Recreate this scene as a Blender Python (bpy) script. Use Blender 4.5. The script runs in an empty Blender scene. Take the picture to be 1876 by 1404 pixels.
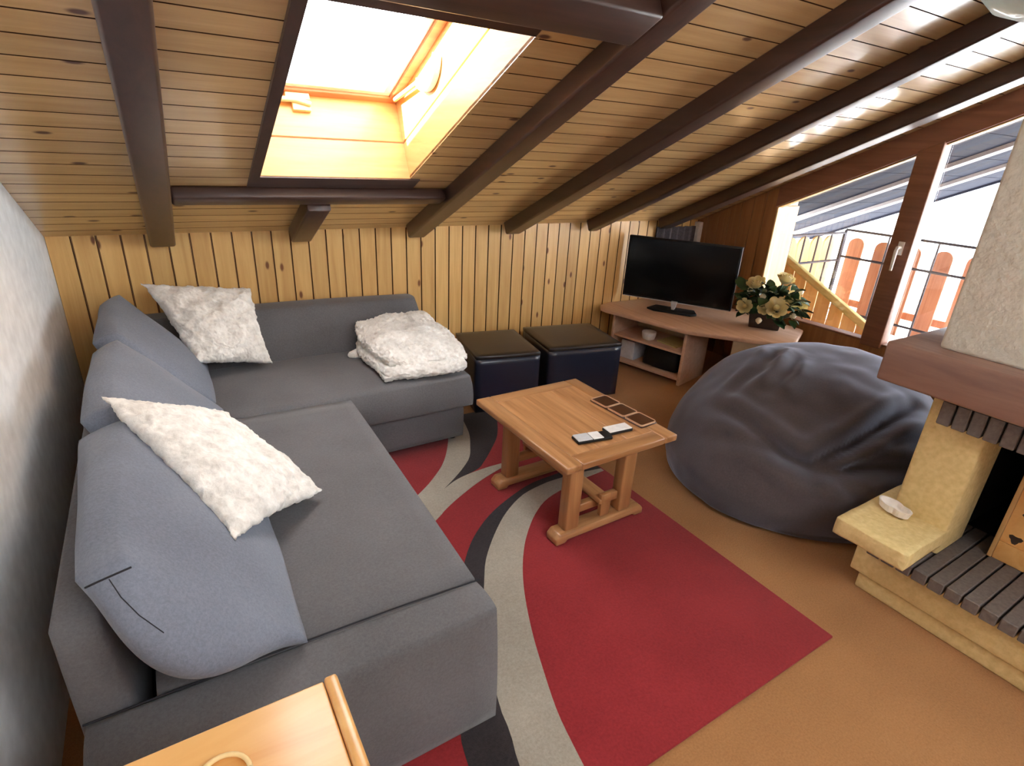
import bpy, bmesh, math, random
from mathutils import Vector, Matrix, noise
random.seed(7)
S = bpy.context.scene
COL = S.collection

# ------------------------------------------------------------------ camera, world, sun, exposure
FPX = 1022.9
cam_d = bpy.data.cameras.new('camera'); cam = bpy.data.objects.new('camera', cam_d); COL.objects.link(cam)
cam_d.sensor_fit = 'HORIZONTAL'; cam_d.sensor_width = 36.0; cam_d.lens = 36.0 * FPX / 1876.0
cam_d.clip_start = 0.02; cam_d.clip_end = 400
cam.matrix_world = (Matrix.Translation((0, 0, 1.55)) @ Matrix.Rotation(math.radians(-32.7485), 4, 'Z')
                    @ Matrix.Rotation(math.radians(67.1887), 4, 'X') @ Matrix.Rotation(math.radians(3.0738), 4, 'Z'))
S.camera = cam

world = bpy.data.worlds.new('sky'); S.world = world; world.use_nodes = True
bg = world.node_tree.nodes['Background']
bg.inputs['Color'].default_value = (0.90, 0.955, 1.0, 1); bg.inputs['Strength'].default_value = 10.5

sun_d = bpy.data.lights.new('sun', 'SUN'); sun_d.energy = 55.0; sun_d.angle = math.radians(1.5); sun_d.color = (1, .95, .87)
sun = bpy.data.objects.new('sun', sun_d); COL.objects.link(sun)
sun.rotation_euler = Vector((0.90, -0.12, -0.42)).to_track_quat('-Z', 'Y').to_euler()

S.view_settings.view_transform = 'Standard'; S.view_settings.look = 'None'
S.view_settings.exposure = 0.5; S.view_settings.gamma = 1.0; S.view_settings.use_curve_mapping = False
try:
    S.cycles.use_denoising = True
    S.cycles.max_bounces = 10; S.cycles.diffuse_bounces = 6; S.cycles.glossy_bounces = 4; S.cycles.transparent_max_bounces = 12
    S.cycles.sample_clamp_indirect = 8.0
except Exception:
    pass

# ------------------------------------------------------------------ materials
def new_mat(name):
    m = bpy.data.materials.new(name); m.use_nodes = True
    nt = m.node_tree; b = nt.nodes['Principled BSDF']
    return m, nt, b
def lk(nt, a, b): nt.links.new(a, b)
def node(nt, t, **kw):
    n = nt.nodes.new(t)
    for k, v in kw.items():
        if k.startswith('i_'): n.inputs[k[2:].replace('_', ' ')].default_value = v
        else: setattr(n, k, v)
    return n
def s2l(c):
    return tuple(((v / 255) / 12.92 if v / 255 <= .04045 else ((v / 255 + .055) / 1.055) ** 2.4) for v in c)
def rgba(c): return (*c, 1)

def position_vec(nt, scale, shift=True):
    g = node(nt, 'ShaderNodeNewGeometry')
    m = node(nt, 'ShaderNodeVectorMath', operation='MULTIPLY'); m.inputs[1].default_value = scale
    if shift:
        oi = node(nt, 'ShaderNodeObjectInfo')
        sh = node(nt, 'ShaderNodeVectorMath', operation='SCALE'); sh.inputs[0].default_value = (17.3, 31.7, 23.1)
        lk(nt, oi.outputs['Random'], sh.inputs['Scale'])
        ad = node(nt, 'ShaderNodeVectorMath', operation='ADD')
        lk(nt, g.outputs['Position'], ad.inputs[0]); lk(nt, sh.outputs[0], ad.inputs[1]); lk(nt, ad.outputs[0], m.inputs[0])
    else:
        lk(nt, g.outputs['Position'], m.inputs[0])
    return m.outputs[0]

def wood(name, light, dark, axis='x', knots=0.0, rough=.45, coat=0.0, coat_rough=.2, var=.25, knot_col=None, fine=1.0):
    m, nt, b = new_mat(name)
    light = s2l(light); dark = s2l(dark)
    al, ac = 1.6, 26.0 * fine
    sc = {'x': (al, ac, ac), 'y': (ac, al, ac), 'z': (ac, ac, al)}[axis]
    v = position_vec(nt, sc)
    n = node(nt, 'ShaderNodeTexNoise', i_Scale=1.0, i_Detail=5.0, i_Roughness=.6, i_Distortion=.6); lk(nt, v, n.inputs['Vector'])
    r = node(nt, 'ShaderNodeValToRGB'); r.color_ramp.elements[0].position = .32; r.color_ramp.elements[1].position = .68
    r.color_ramp.elements[0].color = rgba(dark); r.color_ramp.elements[1].color = rgba(light)
    lk(nt, n.outputs['Fac'], r.inputs['Fac'])
    col = r.outputs['Color']
    if knots > 0:
        kl, kc = 4.2, 10.0
        ks = {'x': (kl, kc, kc), 'y': (kc, kl, kc), 'z': (kc, kc, kl)}[axis]
        vo = node(nt, 'ShaderNodeTexVoronoi', voronoi_dimensions='2D', i_Scale=1.0, i_Randomness=1.0)
        sx = node(nt, 'ShaderNodeSeparateXYZ'); cx_ = node(nt, 'ShaderNodeCombineXYZ'); lk(nt, position_vec(nt, ks), sx.inputs[0])
        i0, i1 = {'x': (0, 1), 'y': (1, 0), 'z': (2, 0)}[axis]
        lk(nt, sx.outputs[i0], cx_.inputs[0]); lk(nt, sx.outputs[i1], cx_.inputs[1]); lk(nt, cx_.outputs[0], vo.inputs['Vector'])
        mr = node(nt, 'ShaderNodeMapRange', interpolation_type='SMOOTHSTEP')
        mr.inputs['From Min'].default_value = .05; mr.inputs['From Max'].default_value = .13
        mr.inputs['To Min'].default_value = 1; mr.inputs['To Max'].default_value = 0
        lk(nt, vo.outputs['Distance'], mr.inputs['Value'])
        sp = node(nt, 'ShaderNodeSeparateColor'); lk(nt, vo.outputs['Color'], sp.inputs[0])
        gt = node(nt, 'ShaderNodeMath', operation='LESS_THAN'); lk(nt, sp.outputs[0], gt.inputs[0]); gt.inputs[1].default_value = knots
        mu = node(nt, 'ShaderNodeMath', operation='MULTIPLY'); lk(nt, mr.outputs[0], mu.inputs[0]); lk(nt, gt.outputs[0], mu.inputs[1])
        mx = node(nt, 'ShaderNodeMix', data_type='RGBA'); lk(nt, mu.outputs[0], mx.inputs['Factor'])
        lk(nt, col, mx.inputs['A']); mx.inputs['B'].default_value = rgba(s2l(knot_col or (92, 52, 24)))
        col = mx.outputs['Result']
    oi = node(nt, 'ShaderNodeObjectInfo')
    mr2 = node(nt, 'ShaderNodeMapRange'); mr2.inputs['To Min'].default_value = 1 - var; mr2.inputs['To Max'].default_value = 1 + var * .6
    lk(nt, oi.outputs['Random'], mr2.inputs['Value'])
    hs = node(nt, 'ShaderNodeHueSaturation'); lk(nt, mr2.outputs[0], hs.inputs['Value']); lk(nt, col, hs.inputs['Color'])
    lk(nt, hs.outputs['Color'], b.inputs['Base Color'])
    b.inputs['Roughness'].default_value = rough
    b.inputs['Coat Weight'].default_value = coat; b.inputs['Coat Roughness'].default_value = coat_rough; b.inputs['Coat IOR'].default_value = 1.65 if coat >= 1 else 1.5
    bp = node(nt, 'ShaderNodeBump', i_Strength=.12, i_Distance=.003); lk(nt, n.outputs['Fac'], bp.inputs['Height']); lk(nt, bp.outputs[0], b.inputs['Normal'])
    return m

def fabric(name, c1, c2, scale=60, rough=.95, bump=.25, sheen=.3, big=3.0, sheen_tint=(1, 1, 1)):
    m, nt, b = new_mat(name)
    tc = node(nt, 'ShaderNodeNewGeometry')
    n = node(nt, 'ShaderNodeTexNoise', i_Scale=scale, i_Detail=6.0, i_Roughness=.75); lk(nt, tc.outputs['Position'], n.inputs['Vector'])
    n2 = node(nt, 'ShaderNodeTexNoise', i_Scale=big, i_Detail=3.0); lk(nt, tc.outputs['Position'], n2.inputs['Vector'])
    ad = node(nt, 'ShaderNodeMath', operation='MULTIPLY_ADD'); lk(nt, n.outputs['Fac'], ad.inputs[0]); ad.inputs[1].default_value = .6
    m2 = node(nt, 'ShaderNodeMath', operation='MULTIPLY'); lk(nt, n2.outputs['Fac'], m2.inputs[0]); m2.inputs[1].default_value = .4
    lk(nt, m2.outputs[0], ad.inputs[2])
    r = node(nt, 'ShaderNodeValToRGB'); r.color_ramp.elements[0].position = .35; r.color_ramp.elements[1].position = .65
    r.color_ramp.elements[0].color = rgba(s2l(c1)); r.color_ramp.elements[1].color = rgba(s2l(c2))
    lk(nt, ad.outputs[0], r.inputs['Fac']); lk(nt, r.outputs['Color'], b.inputs['Base Color'])
    b.inputs['Roughness'].default_value = rough; b.inputs['Sheen Weight'].default_value = sheen; b.inputs['Sheen Roughness'].default_value = .5
    b.inputs['Sheen Tint'].default_value = rgba(sheen_tint)
    b.inputs['Specular IOR Level'].default_value = .15
    bp = node(nt, 'ShaderNodeBump', i_Strength=bump, i_Distance=.004); lk(nt, n.outputs['Fac'], bp.inputs['Height']); lk(nt, bp.outputs[0], b.inputs['Normal'])
    return m

def plain(name, c, rough=.5, metal=0.0, spec=.5, coat=0.0, bump=0.0, bscale=40, bdist=.004, c2=None):
    m, nt, b = new_mat(name)
    b.inputs['Base Color'].default_value = rgba(s2l(c)); b.inputs['Roughness'].default_value = rough
    b.inputs['Metallic'].default_value = metal; b.inputs['Specular IOR Level'].default_value = spec; b.inputs['Coat Weight'].default_value = coat
    g = node(nt, 'ShaderNodeNewGeometry')
    n = node(nt, 'ShaderNodeTexNoise', i_Scale=bscale, i_Detail=4.0); lk(nt, g.outputs['Position'], n.inputs['Vector'])
    r = node(nt, 'ShaderNodeValToRGB'); r.color_ramp.elements[0].position = .3; r.color_ramp.elements[1].position = .7
    cc = c2 or tuple(v * .93 for v in c)
    r.color_ramp.elements[0].color = rgba(s2l(cc)); r.color_ramp.elements[1].color = rgba(s2l(c))
    lk(nt, n.outputs['Fac'], r.inputs['Fac']); lk(nt, r.outputs['Color'], b.inputs['Base Color'])
    if bump > 0:
        bp = node(nt, 'ShaderNodeBump', i_Strength=bump, i_Distance=bdist); lk(nt, n.outputs['Fac'], bp.inputs['Height']); lk(nt, bp.outputs[0], b.inputs['Normal'])
    return m

def glass_mat(name, tint=(1, 1, 1), refl=.08):
    m, nt, b = new_mat(name)
    out = nt.nodes['Material Output']
    tr = node(nt, 'ShaderNodeBsdfTransparent'); tr.inputs['Color'].default_value = rgba(tint)
    gl = node(nt, 'ShaderNodeBsdfGlossy'); gl.inputs['Roughness'].default_value = .02
    mx = node(nt, 'ShaderNodeMixShader'); mx.inputs[0].default_value = refl
    lk(nt, tr.outputs[0], mx.inputs[1]); lk(nt, gl.outputs[0], mx.inputs[2]); lk(nt, mx.outputs[0], out.inputs['Surface'])
    return m

M = {}
M['ceil_wood'] = wood('ceiling_pine', (218, 182, 126), (196, 158, 102), 'x', knots=.22, rough=.42, coat=1.0, coat_rough=.15, var=.12)
M['groove_shade'] = plain('board_edge_shade', (64, 40, 24), rough=.9, spec=.1)  # shade between the boards, put into the colour of their edges
M['wall_wood'] = wood('knee_wall_pine', (222, 180, 112), (202, 154, 88), 'z', knots=.25, rough=.5, coat=.15, var=.12, knot_col=(120, 70, 30))
M['brown_wood'] = wood('brown_stained_wood', (166, 114, 68), (142, 92, 52), 'z', knots=.08, rough=.5, coat=.15, var=.1)
M['frame_wood'] = wood('dark_frame_wood', (142, 96, 72), (120, 78, 58), 'y', rough=.45, coat=.2, var=.06)
M['beam_wood'] = wood('dark_beam_wood', (74, 49, 40), (54, 35, 28), 'y', knots=.05, rough=.42, coat=.35, coat_rough=.3, var=.08, knot_col=(30, 18, 14))
M['beam_wood_x'] = wood('dark_beam_wood_across', (74, 49, 40), (54, 35, 28), 'x', rough=.42, coat=.35, coat_rough=.3, var=.08)
M['shaft_wood'] = wood('shaft_pine', (214, 170, 110), (198, 150, 90), 'x', knots=.06, rough=.5, coat=.2, var=.06)
M['shaft_wood_y'] = wood('shaft_pine_side', (214, 170, 110), (198, 150, 90), 'y', knots=.06, rough=.5, coat=.2, var=.06)
M['jamb_wood'] = wood('jamb_pine', (208, 168, 112), (194, 152, 96), 'z', rough=.5, var=.05)
M['pine_table'] = wood('side_table_pine', (232, 184, 116), (218, 160, 90), 'x', knots=.1, rough=.35, coat=.3, var=.06, fine=.7)
M['oak_x'] = wood('coffee_table_oak_x', (192, 142, 96), (150, 102, 60), 'x', rough=.35, coat=.35, coat_rough=.25, var=.12)
M['oak_y'] = wood('coffee_table_oak_y', (192, 142, 96), (150, 102, 60), 'y', rough=.35, coat=.35, coat_rough=.25, var=.12)
M['oak_z'] = wood('coffee_table_oak_z', (178, 128, 82), (148, 100, 60), 'z', rough=.4, coat=.2, var=.08)
M['mantel_wood'] = wood('mantel_wood', (150, 116, 100), (120, 88, 76), 'y', knots=.08, rough=.5, coat=.2, var=.05, knot_col=(60, 34, 26), fine=.6)
M['stand_wood'] = wood('tv_stand_wood', (212, 176, 150), (194, 156, 128), 'y', rough=.4, coat=.2, var=.06)
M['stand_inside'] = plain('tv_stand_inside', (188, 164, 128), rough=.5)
M['plaster'] = plain('white_plaster', (236, 239, 240), rough=.8, bump=.25, bscale=18, bdist=.004)
M['carpet'] = fabric('floor_carpet', (138, 96, 58), (172, 124, 78), scale=150, bump=.5, sheen=.1, big=2.0)
M['rug_red'] = fabric('rug_red', (122, 33, 37), (147, 45, 48), scale=120, bump=.5, sheen=.15, sheen_tint=(1, .7, .7))
M['rug_grey'] = fabric('rug_grey', (138, 130, 118), (168, 160, 146), scale=120, bump=.5, sheen=.15)
M['rug_black'] = fabric('rug_black', (38, 34, 36), (58, 52, 54), scale=120, bump=.5, sheen=.1)
M['sofa'] = fabric('sofa_fabric', (86, 85, 87), (108, 107, 109), scale=140, bump=.25, sheen=.15)
M['sofa_seam'] = plain('sofa_seam', (34, 34, 40), rough=.9)
M['cushion'] = fabric('cushion_fabric_skylit', (98, 104, 117), (124, 131, 145), scale=140, bump=.25, sheen=.15)  # same cloth as the sofa, with bluish sky light put into the colour
M['bag'] = fabric('beanbag_cord', (64, 57, 56), (82, 73, 72), scale=120, bump=.25, sheen=.6, sheen_tint=(.66, .74, .96))  # sheen tinted blue to stand for sky light from the window
M['fur'] = fabric('cream_fur', (196, 192, 184), (248, 246, 240), scale=34, bump=1.0, sheen=.4, big=14)
M['leather'] = plain('navy_leather', (22, 28, 46), rough=.38, coat=.25, bump=.15, bscale=60, bdist=.002)
M['leather_top'] = plain('black_leather', (34, 30, 29), rough=.42, coat=.25, bump=.15, bscale=60, bdist=.002)
M['black_plastic'] = plain('black_plastic', (15, 15, 17), rough=.55, spec=.3)
M['screen'] = plain('tv_screen', (5, 6, 8), rough=.14, spec=.3)
M['silver'] = plain('silver_plastic', (196, 198, 200), rough=.35)
M['white_plastic'] = plain('white_plastic', (236, 234, 230), rough=.4)
M['cream_stucco'] = plain('cream_stucco', (222, 198, 140), rough=.85, bump=.6, bscale=55, bdist=.006, c2=(206, 180, 122))
M['grey_stucco'] = plain('grey_stucco', (226, 225, 214), rough=.85, bump=.8, bscale=34, bdist=.009, c2=(212, 211, 198))
M['brick'] = plain('grey_brown_brick', (112, 102, 95), rough=.7, bump=.4, bscale=70, c2=(92, 83, 77))
M['soot'] = plain('firebox_soot', (16, 15, 16), rough=.9)
M['ceramic'] = plain('white_ceramic', (240, 232, 222), rough=.3)
M['brown_glass'] = plain('dark_brown_glass', (70, 36, 18), rough=.3, coat=.1)
M['pale_rim'] = plain('pale_rim', (206, 166, 134), rough=.3, coat=.4)
M['pot'] = plain('dark_pot', (50, 34, 28), rough=.55, bump=.3, bscale=50)
M['leaf'] = plain('leaf_green', (48, 84, 40), rough=.5, c2=(28, 56, 30), bscale=14)
M['rose'] = plain('rose_yellow', (246, 238, 200), rough=.6, c2=(234, 218, 156), bscale=16)
M['bud'] = plain('bud_cream', (238, 226, 196), rough=.6)
M['snow'] = plain('snow', (246, 247, 250), rough=.8, bump=.3, bscale=2, bdist=.05)
M['soffit'] = plain('dark_soffit', (34, 37, 48), rough=.9, spec=.05)
M['soffit_beam'] = plain('white_soffit_beam', (170, 168, 170), rough=.9, spec=.05)
M['picket'] = wood('picket_wood', (226, 166, 134), (204, 136, 102), 'z', rough=.6, var=.2)  # wood paled to imitate the bright haze outside
M['picket_y'] = wood('picket_wood_yellow', (236, 200, 134), (216, 172, 108), 'z', rough=.6, var=.2)
M['rail_metal'] = plain('dark_rail', (70, 66, 74), rough=.5, metal=.3)
M['deck_wood'] = wood('weathered_plank', (206, 190, 128), (178, 160, 98), 'y', rough=.7, var=.1)
M['curtain'] = fabric('grey_curtain', (74, 72, 80), (112, 108, 114), scale=60, sheen=.1)
M['glass'] = glass_mat('window_glass')
M['lamp_glass'] = plain('opal_glass', (232, 242, 240), rough=.25, coat=.5)
_nt = M['lamp_glass'].node_tree; _tl = node(_nt, 'ShaderNodeBsdfTranslucent'); _tl.inputs['Color'].default_value = (.86, .95, .93, 1)
_mx = node(_nt, 'ShaderNodeMixShader'); _mx.inputs[0].default_value = .55
lk(_nt, _nt.nodes['Principled BSDF'].outputs[0], _mx.inputs[1]); lk(_nt, _tl.outputs[0], _mx.inputs[2]); lk(_nt, _mx.outputs[0], _nt.nodes['Material Output'].inputs['Surface'])
M['brass'] = plain('brass', (170, 140, 80), rough=.35, metal=.9)
M['latch'] = plain('cream_latch', (236, 218, 170), rough=.4)
M['paper'] = plain('grey_paper', (206, 208, 214), rough=.7)
M['sash_wood'] = wood('sash_wood', (206, 140, 104), (184, 116, 84), 'x', rough=.5, var=.05)
M['wicker'] = plain('pale_cane', (236, 206, 148), rough=.5)

# ------------------------------------------------------------------ mesh helpers
class MB:
    def __init__(s): s.v = []; s.f = []
    def add(s, vs, fs):
        o = len(s.v); s.v += [tuple(p) for p in vs]; s.f += [tuple(i + o for i in f) for f in fs]; return s
    def hexa(s, p):  # p: bottom 4 (ccw), top 4
        return s.add(p, [(3, 2, 1, 0), (4, 5, 6, 7), (0, 1, 5, 4), (1, 2, 6, 5), (2, 3, 7, 6), (3, 0, 4, 7)])
    def box(s, a, b):
        x0, y0, z0 = a; x1, y1, z1 = b
        return s.hexa([(x0, y0, z0), (x1, y0, z0), (x1, y1, z0), (x0, y1, z0), (x0, y0, z1), (x1, y0, z1), (x1, y1, z1), (x0, y1, z1)])
    def prism(s, poly, h0, h1, ax='z'):
        n = len(poly)
        def P(a, b, h): return {'z': (a, b, h), 'x': (h, a, b), 'y': (a, h, b)}[ax]
        vs = [P(a, b, h0) for a, b in poly] + [P(a, b, h1) for a, b in poly]
        fs = [tuple(range(n))[::-1], tuple(range(n, 2 * n))] + [(i, (i + 1) % n, n + (i + 1) % n, n + i) for i in range(n)]
        return s.add(vs, fs)
    def tube(s, pts, r, n=8, caps=True):
        pts = [Vector(p) for p in pts]; vs = []; fs = []
        rs = r if isinstance(r, (list, tuple)) else [r] * len(pts)
        for i, p in enumerate(pts):
            d = (pts[min(i + 1, len(pts) - 1)] - pts[max(i - 1, 0)]).normalized()
            a = d.orthogonal().normalized() if i == 0 else (a - d * a.dot(d)).normalized()
            b = d.cross(a)
            for k in range(n):
                t = 2 * math.pi * k / n; vs.append(p + (a * math.cos(t) + b * math.sin(t)) * rs[i])
        for i in range(len(pts) - 1):
            for k in range(n):
                fs.append((i * n + k, i * n + (k + 1) % n, (i + 1) * n + (k + 1) % n, (i + 1) * n + k))
        if caps: fs += [tuple(range(n))[::-1], tuple((len(pts) - 1) * n + k for k in range(n))]
        return s.add(vs, fs)
    def lathe(s, prof, c=(0, 0, 0), n=24, sx=1, sy=1):
        vs = []; fs = []
        for r, z in prof:
            for k in range(n):
                t = 2 * math.pi * k / n; vs.append((c[0] + r * math.cos(t) * sx, c[1] + r * math.sin(t) * sy, c[2] + z))
        for i in range(len(prof) - 1):
            for k in range(n): fs.append((i * n + k, i * n + (k + 1) % n, (i + 1) * n + (k + 1) % n, (i + 1) * n + k))
        fs.append(tuple(range(n))[::-1]); fs.append(tuple((len(prof) - 1) * n + k for k in range(n)))
        return s.add(vs, fs)
    def mesh(s, name, mat, smooth=False):
        me = bpy.data.meshes.new(name); me.from_pydata(s.v, [], s.f)
        bm = bmesh.new(); bm.from_mesh(me); bmesh.ops.recalc_face_normals(bm, faces=bm.faces); bm.to_mesh(me); bm.free()
        if mat: me.materials.append(M[mat] if isinstance(mat, str) else mat)
        if smooth:
            for p in me.polygons: p.use_smooth = True
        return me
    def build(s, name, mat, parent=None, smooth=False, bevel=0, seg=2, mw=None):
        return link(name, s.mesh(name, mat, smooth), parent, bevel, seg, mw)

def link(name, me, parent=None, bevel=0, seg=2, mw=None):
    o = bpy.data.objects.new(name, me); COL.objects.link(o)
    if parent: o.parent = parent
    if mw is not None: o.matrix_local = mw
    if bevel:
        b = o.modifiers.new('bevel', 'BEVEL'); b.width = bevel; b.segments = seg; b.limit_method = 'ANGLE'; b.harden_normals = False
        for p in me.polygons: p.use_smooth = seg > 1
        if seg > 1:
            pass
    return o
def empty(name, loc=(0, 0, 0), rz=0):
    o = bpy.data.objects.new(name, None); COL.objects.link(o); o.location = loc; o.rotation_euler = (0, 0, rz); o.empty_display_size = .1; return o
def tag(o, label=None, cat=None, group=None, kind=None):
    if label: o['label'] = label
    if cat: o['category'] = cat
    if group: o['group'] = group
    if kind: o['kind'] = kind
    return o
def thing(name, label, cat, loc=(0, 0, 0), rz=0, group=None): return tag(empty(name, loc, rz), label, cat, group)
def copy_tree(o, parent=None):
    c = o.copy(); COL.objects.link(c); c.parent = parent
    for ch in o.children: copy_tree(ch, c)
    return c

def soft_mesh(corners, n=10, bulge=(.05, .05, .05), rnd=.25, lump=0.0, lscale=6.0, seed=0, pinch=0.0, fine=0.0, fscale=40):
    """Inflated box. corners: bottom 4 ccw then top 4. bulge per axis (metres); rnd rounds the edges."""
    c = [Vector(p) for p in corners]
    def tri(u, v, w):
        b = (c[0] * (1 - u) + c[1] * u) * (1 - v) + (c[3] * (1 - u) + c[2] * u) * v
        t = (c[4] * (1 - u) + c[5] * u) * (1 - v) + (c[7] * (1 - u) + c[6] * u) * v
        return b * (1 - w) + t * w
    ax = [((c[1] - c[0]) + (c[2] - c[3]) + (c[5] - c[4]) + (c[6] - c[7])).normalized(),
          ((c[3] - c[0]) + (c[2] - c[1]) + (c[7] - c[4]) + (c[6] - c[5])).normalized(),
          ((c[4] - c[0]) + (c[5] - c[1]) + (c[6] - c[2]) + (c[7] - c[3])).normalized()]
    bm = bmesh.new(); idx = {}
    def vert(i, j, k):
        if (i, j, k) in idx: return idx[(i, j, k)]
        q = [2 * i / n - 1, 2 * j / n - 1, 2 * k / n - 1]
        # round edges: blend cube towards sphere-ish
        a = Vector(q)
        sx = q[0] * math.sqrt(max(0, 1 - q[1] ** 2 / 2 - q[2] ** 2 / 2 + q[1] ** 2 * q[2] ** 2 / 3))
        sy = q[1] * math.sqrt(max(0, 1 - q[2] ** 2 / 2 - q[0] ** 2 / 2 + q[2] ** 2 * q[0] ** 2 / 3))
        sz = q[2] * math.sqrt(max(0, 1 - q[0] ** 2 / 2 - q[1] ** 2 / 2 + q[0] ** 2 * q[1] ** 2 / 3))
        r = a.lerp(Vector((sx, sy, sz)), rnd)
        p = tri((r.x + 1) / 2, (r.y + 1) / 2, (r.z + 1) / 2)
        for d in range(3):
            e, g = q[(d + 1) % 3], q[(d + 2) % 3]
            k2 = (1 - e * e) * (1 - g * g)
            p = p + ax[d] * (bulge[d] * q[d] * k2)
        if pinch:
            for d in (0,):
                pass
        if lump:
            nv = noise.noise_vector(p * lscale + Vector((seed * 7.1, seed * 3.3, 0)))
            p = p + nv * lump
        if fine:
            p = p + noise.noise_vector(p * fscale + Vector((seed * 5.1, 0, 0))) * fine
        idx[(i, j, k)] = bm.verts.new(p); return idx[(i, j, k)]
    for a in range(n):
        for b in range(n):
            for k in (0, n):
                bm.faces.new([vert(a, b, k), vert(a + 1, b, k), vert(a + 1, b + 1, k), vert(a, b + 1, k)])
                bm.faces.new([vert(a, k, b), vert(a + 1, k, b), vert(a + 1, k, b + 1), vert(a, k, b + 1)])
                bm.faces.new([vert(k, a, b), vert(k, a + 1, b), vert(k, a + 1, b + 1), vert(k, a, b + 1)])
    bmesh.ops.recalc_face_normals(bm, faces=bm.faces)
    me = bpy.data.meshes.new('soft'); bm.to_mesh(me); bm.free()
    for p in me.polygons: p.use_smooth = True
    return me
def soft(name, mat, corners, parent=None, **kw):
    me = soft_mesh(corners, **kw); me.name = name; me.materials.append(M[mat]); return link(name, me, parent)
def boxc(x0, x1, y0, y1, z0, z1):
    return [(x0, y0, z0), (x1, y0, z0), (x1, y1, z0), (x0, y1, z0), (x0, y0, z1), (x1, y0, z1), (x1, y1, z1), (x0, y1, z1)]

# ------------------------------------------------------------------ room shell
XL, XR, YK, YR, KH = -0.44, 3.95, 3.35, -2.3, 1.065
SL = math.radians(24.8); cs, sn = math.cos(SL), math.sin(SL)
# roof frame: local x along the wall, local y up the slope, local z down into the room
RM = Matrix(((1, 0, 0, 0), (0, -cs, -sn, YK), (0, sn, -cs, KH), (0, 0, 0, 1)))
YRIDGE = -0.75; URIDGE = (YK - YRIDGE) / cs; ZRIDGE = KH + (YK - YRIDGE) * math.tan(SL)
def ceil_z(y): return KH + (YK - y) * math.tan(SL) if y > YRIDGE else ZRIDGE - (YRIDGE - y) * math.tan(SL)
SKX0, SKX1, SKU0, SKU1, SKD = 0.40, 1.066, 0.777, 1.895, 0.355

fl = MB().box((XL - .1, YR - .1, -.12), (XR + .25, YK + .1, 0)).build('floor', 'carpet'); tag(fl, 'orange brown woven carpet floor', kind='structure')

# left wall (white plaster)
wl = MB().prism([(YR, 0), (YK + .1, 0), (YK + .1, KH + .1), (YRIDGE, ZRIDGE + .1), (YR, ceil_z(YR) + .1)], XL - .15, XL, 'x').build('wall_left', 'plaster')
tag(wl, 'smooth white plaster side wall beside the sofa', kind='structure')

# knee wall with vertical pine boards
wb = MB().box((XL - .1, YK, 0), (XR + .25, YK + .12, KH + .05)).build('wall_back', 'brown_wood'); tag(wb, 'low knee wall clad in upright knotty pine boards', kind='structure')
PW = .0975; nb = int(math.ceil((XR - XL) / PW))
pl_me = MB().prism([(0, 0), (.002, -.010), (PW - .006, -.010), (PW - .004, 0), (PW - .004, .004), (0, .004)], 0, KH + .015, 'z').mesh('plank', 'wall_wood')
pl_me.materials.append(M['groove_shade'])
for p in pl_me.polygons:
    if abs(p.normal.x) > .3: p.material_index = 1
for i in range(nb):
    o = link('plank', pl_me, wb); o.location = (XL + i * PW, YK, 0)
    if i == nb - 1: o.scale.x = (XR - XL - i * PW) / PW

# ceiling slab with skylight hole, planks below
def roof_piece(mb, x0, x1, u0, u1, w0, w1): return mb.box((x0, u0, w0), (x1, u1, w1))
cm = MB(); W0, W1 = -.10, -.014
XO = 7.05
roof_piece(cm, XL - .3, SKX0 - .02, -.9, URIDGE, W0, W1); roof_piece(cm, SKX1 + .02, XO, -.9, URIDGE, W0, W1)
roof_piece(cm, SKX0 - .02, SKX1 + .02, -.9, SKU0 - .02, W0, W1); roof_piece(cm, SKX0 - .02, SKX1 + .02, SKU1 + .02, URIDGE, W0, W1)
ce = cm.build('ceiling', 'beam_wood', mw=RM); tag(ce, 'sloping attic ceiling of varnished knotty pine boards', kind='structure')
CP = .0945; nrow = int(URIDGE / CP) + 1
def cplank(x0, x1, u):
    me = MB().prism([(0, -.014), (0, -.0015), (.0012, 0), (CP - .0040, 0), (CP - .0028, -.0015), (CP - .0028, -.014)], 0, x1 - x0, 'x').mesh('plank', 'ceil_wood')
    me.materials.append(M['groove_shade'])
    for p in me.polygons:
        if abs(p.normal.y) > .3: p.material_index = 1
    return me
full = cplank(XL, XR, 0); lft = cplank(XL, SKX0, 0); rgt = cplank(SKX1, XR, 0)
for r in range(nrow):
    u = r * CP
    segs = [(XL, full)] if (u + CP <= SKU0 or u >= SKU1) else [(XL, lft), (SKX1, rgt)]
    for x, me in segs:
        o = link('plank', me, ce); o.location = (x, u, 0)
# trim strips closing partial rows round the skylight
MB().box((SKX0 - .036, SKU0 - .015, 0), (SKX0 + .001, SKU1 + .02, .016)).build('skylight_trim', 'beam_wood', ce)
MB().box((SKX0 - .036, .665, 0), (SKX1 + .05, SKU0, .006)).build('skylight_trim', 'beam_wood_x', ce)

MB().box((SKX0 - .036, SKU1 + .0005, -.013), (SKX1 + .002, 2.045, .0)).build('skylight_trim', 'beam_wood_x', ce)

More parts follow.
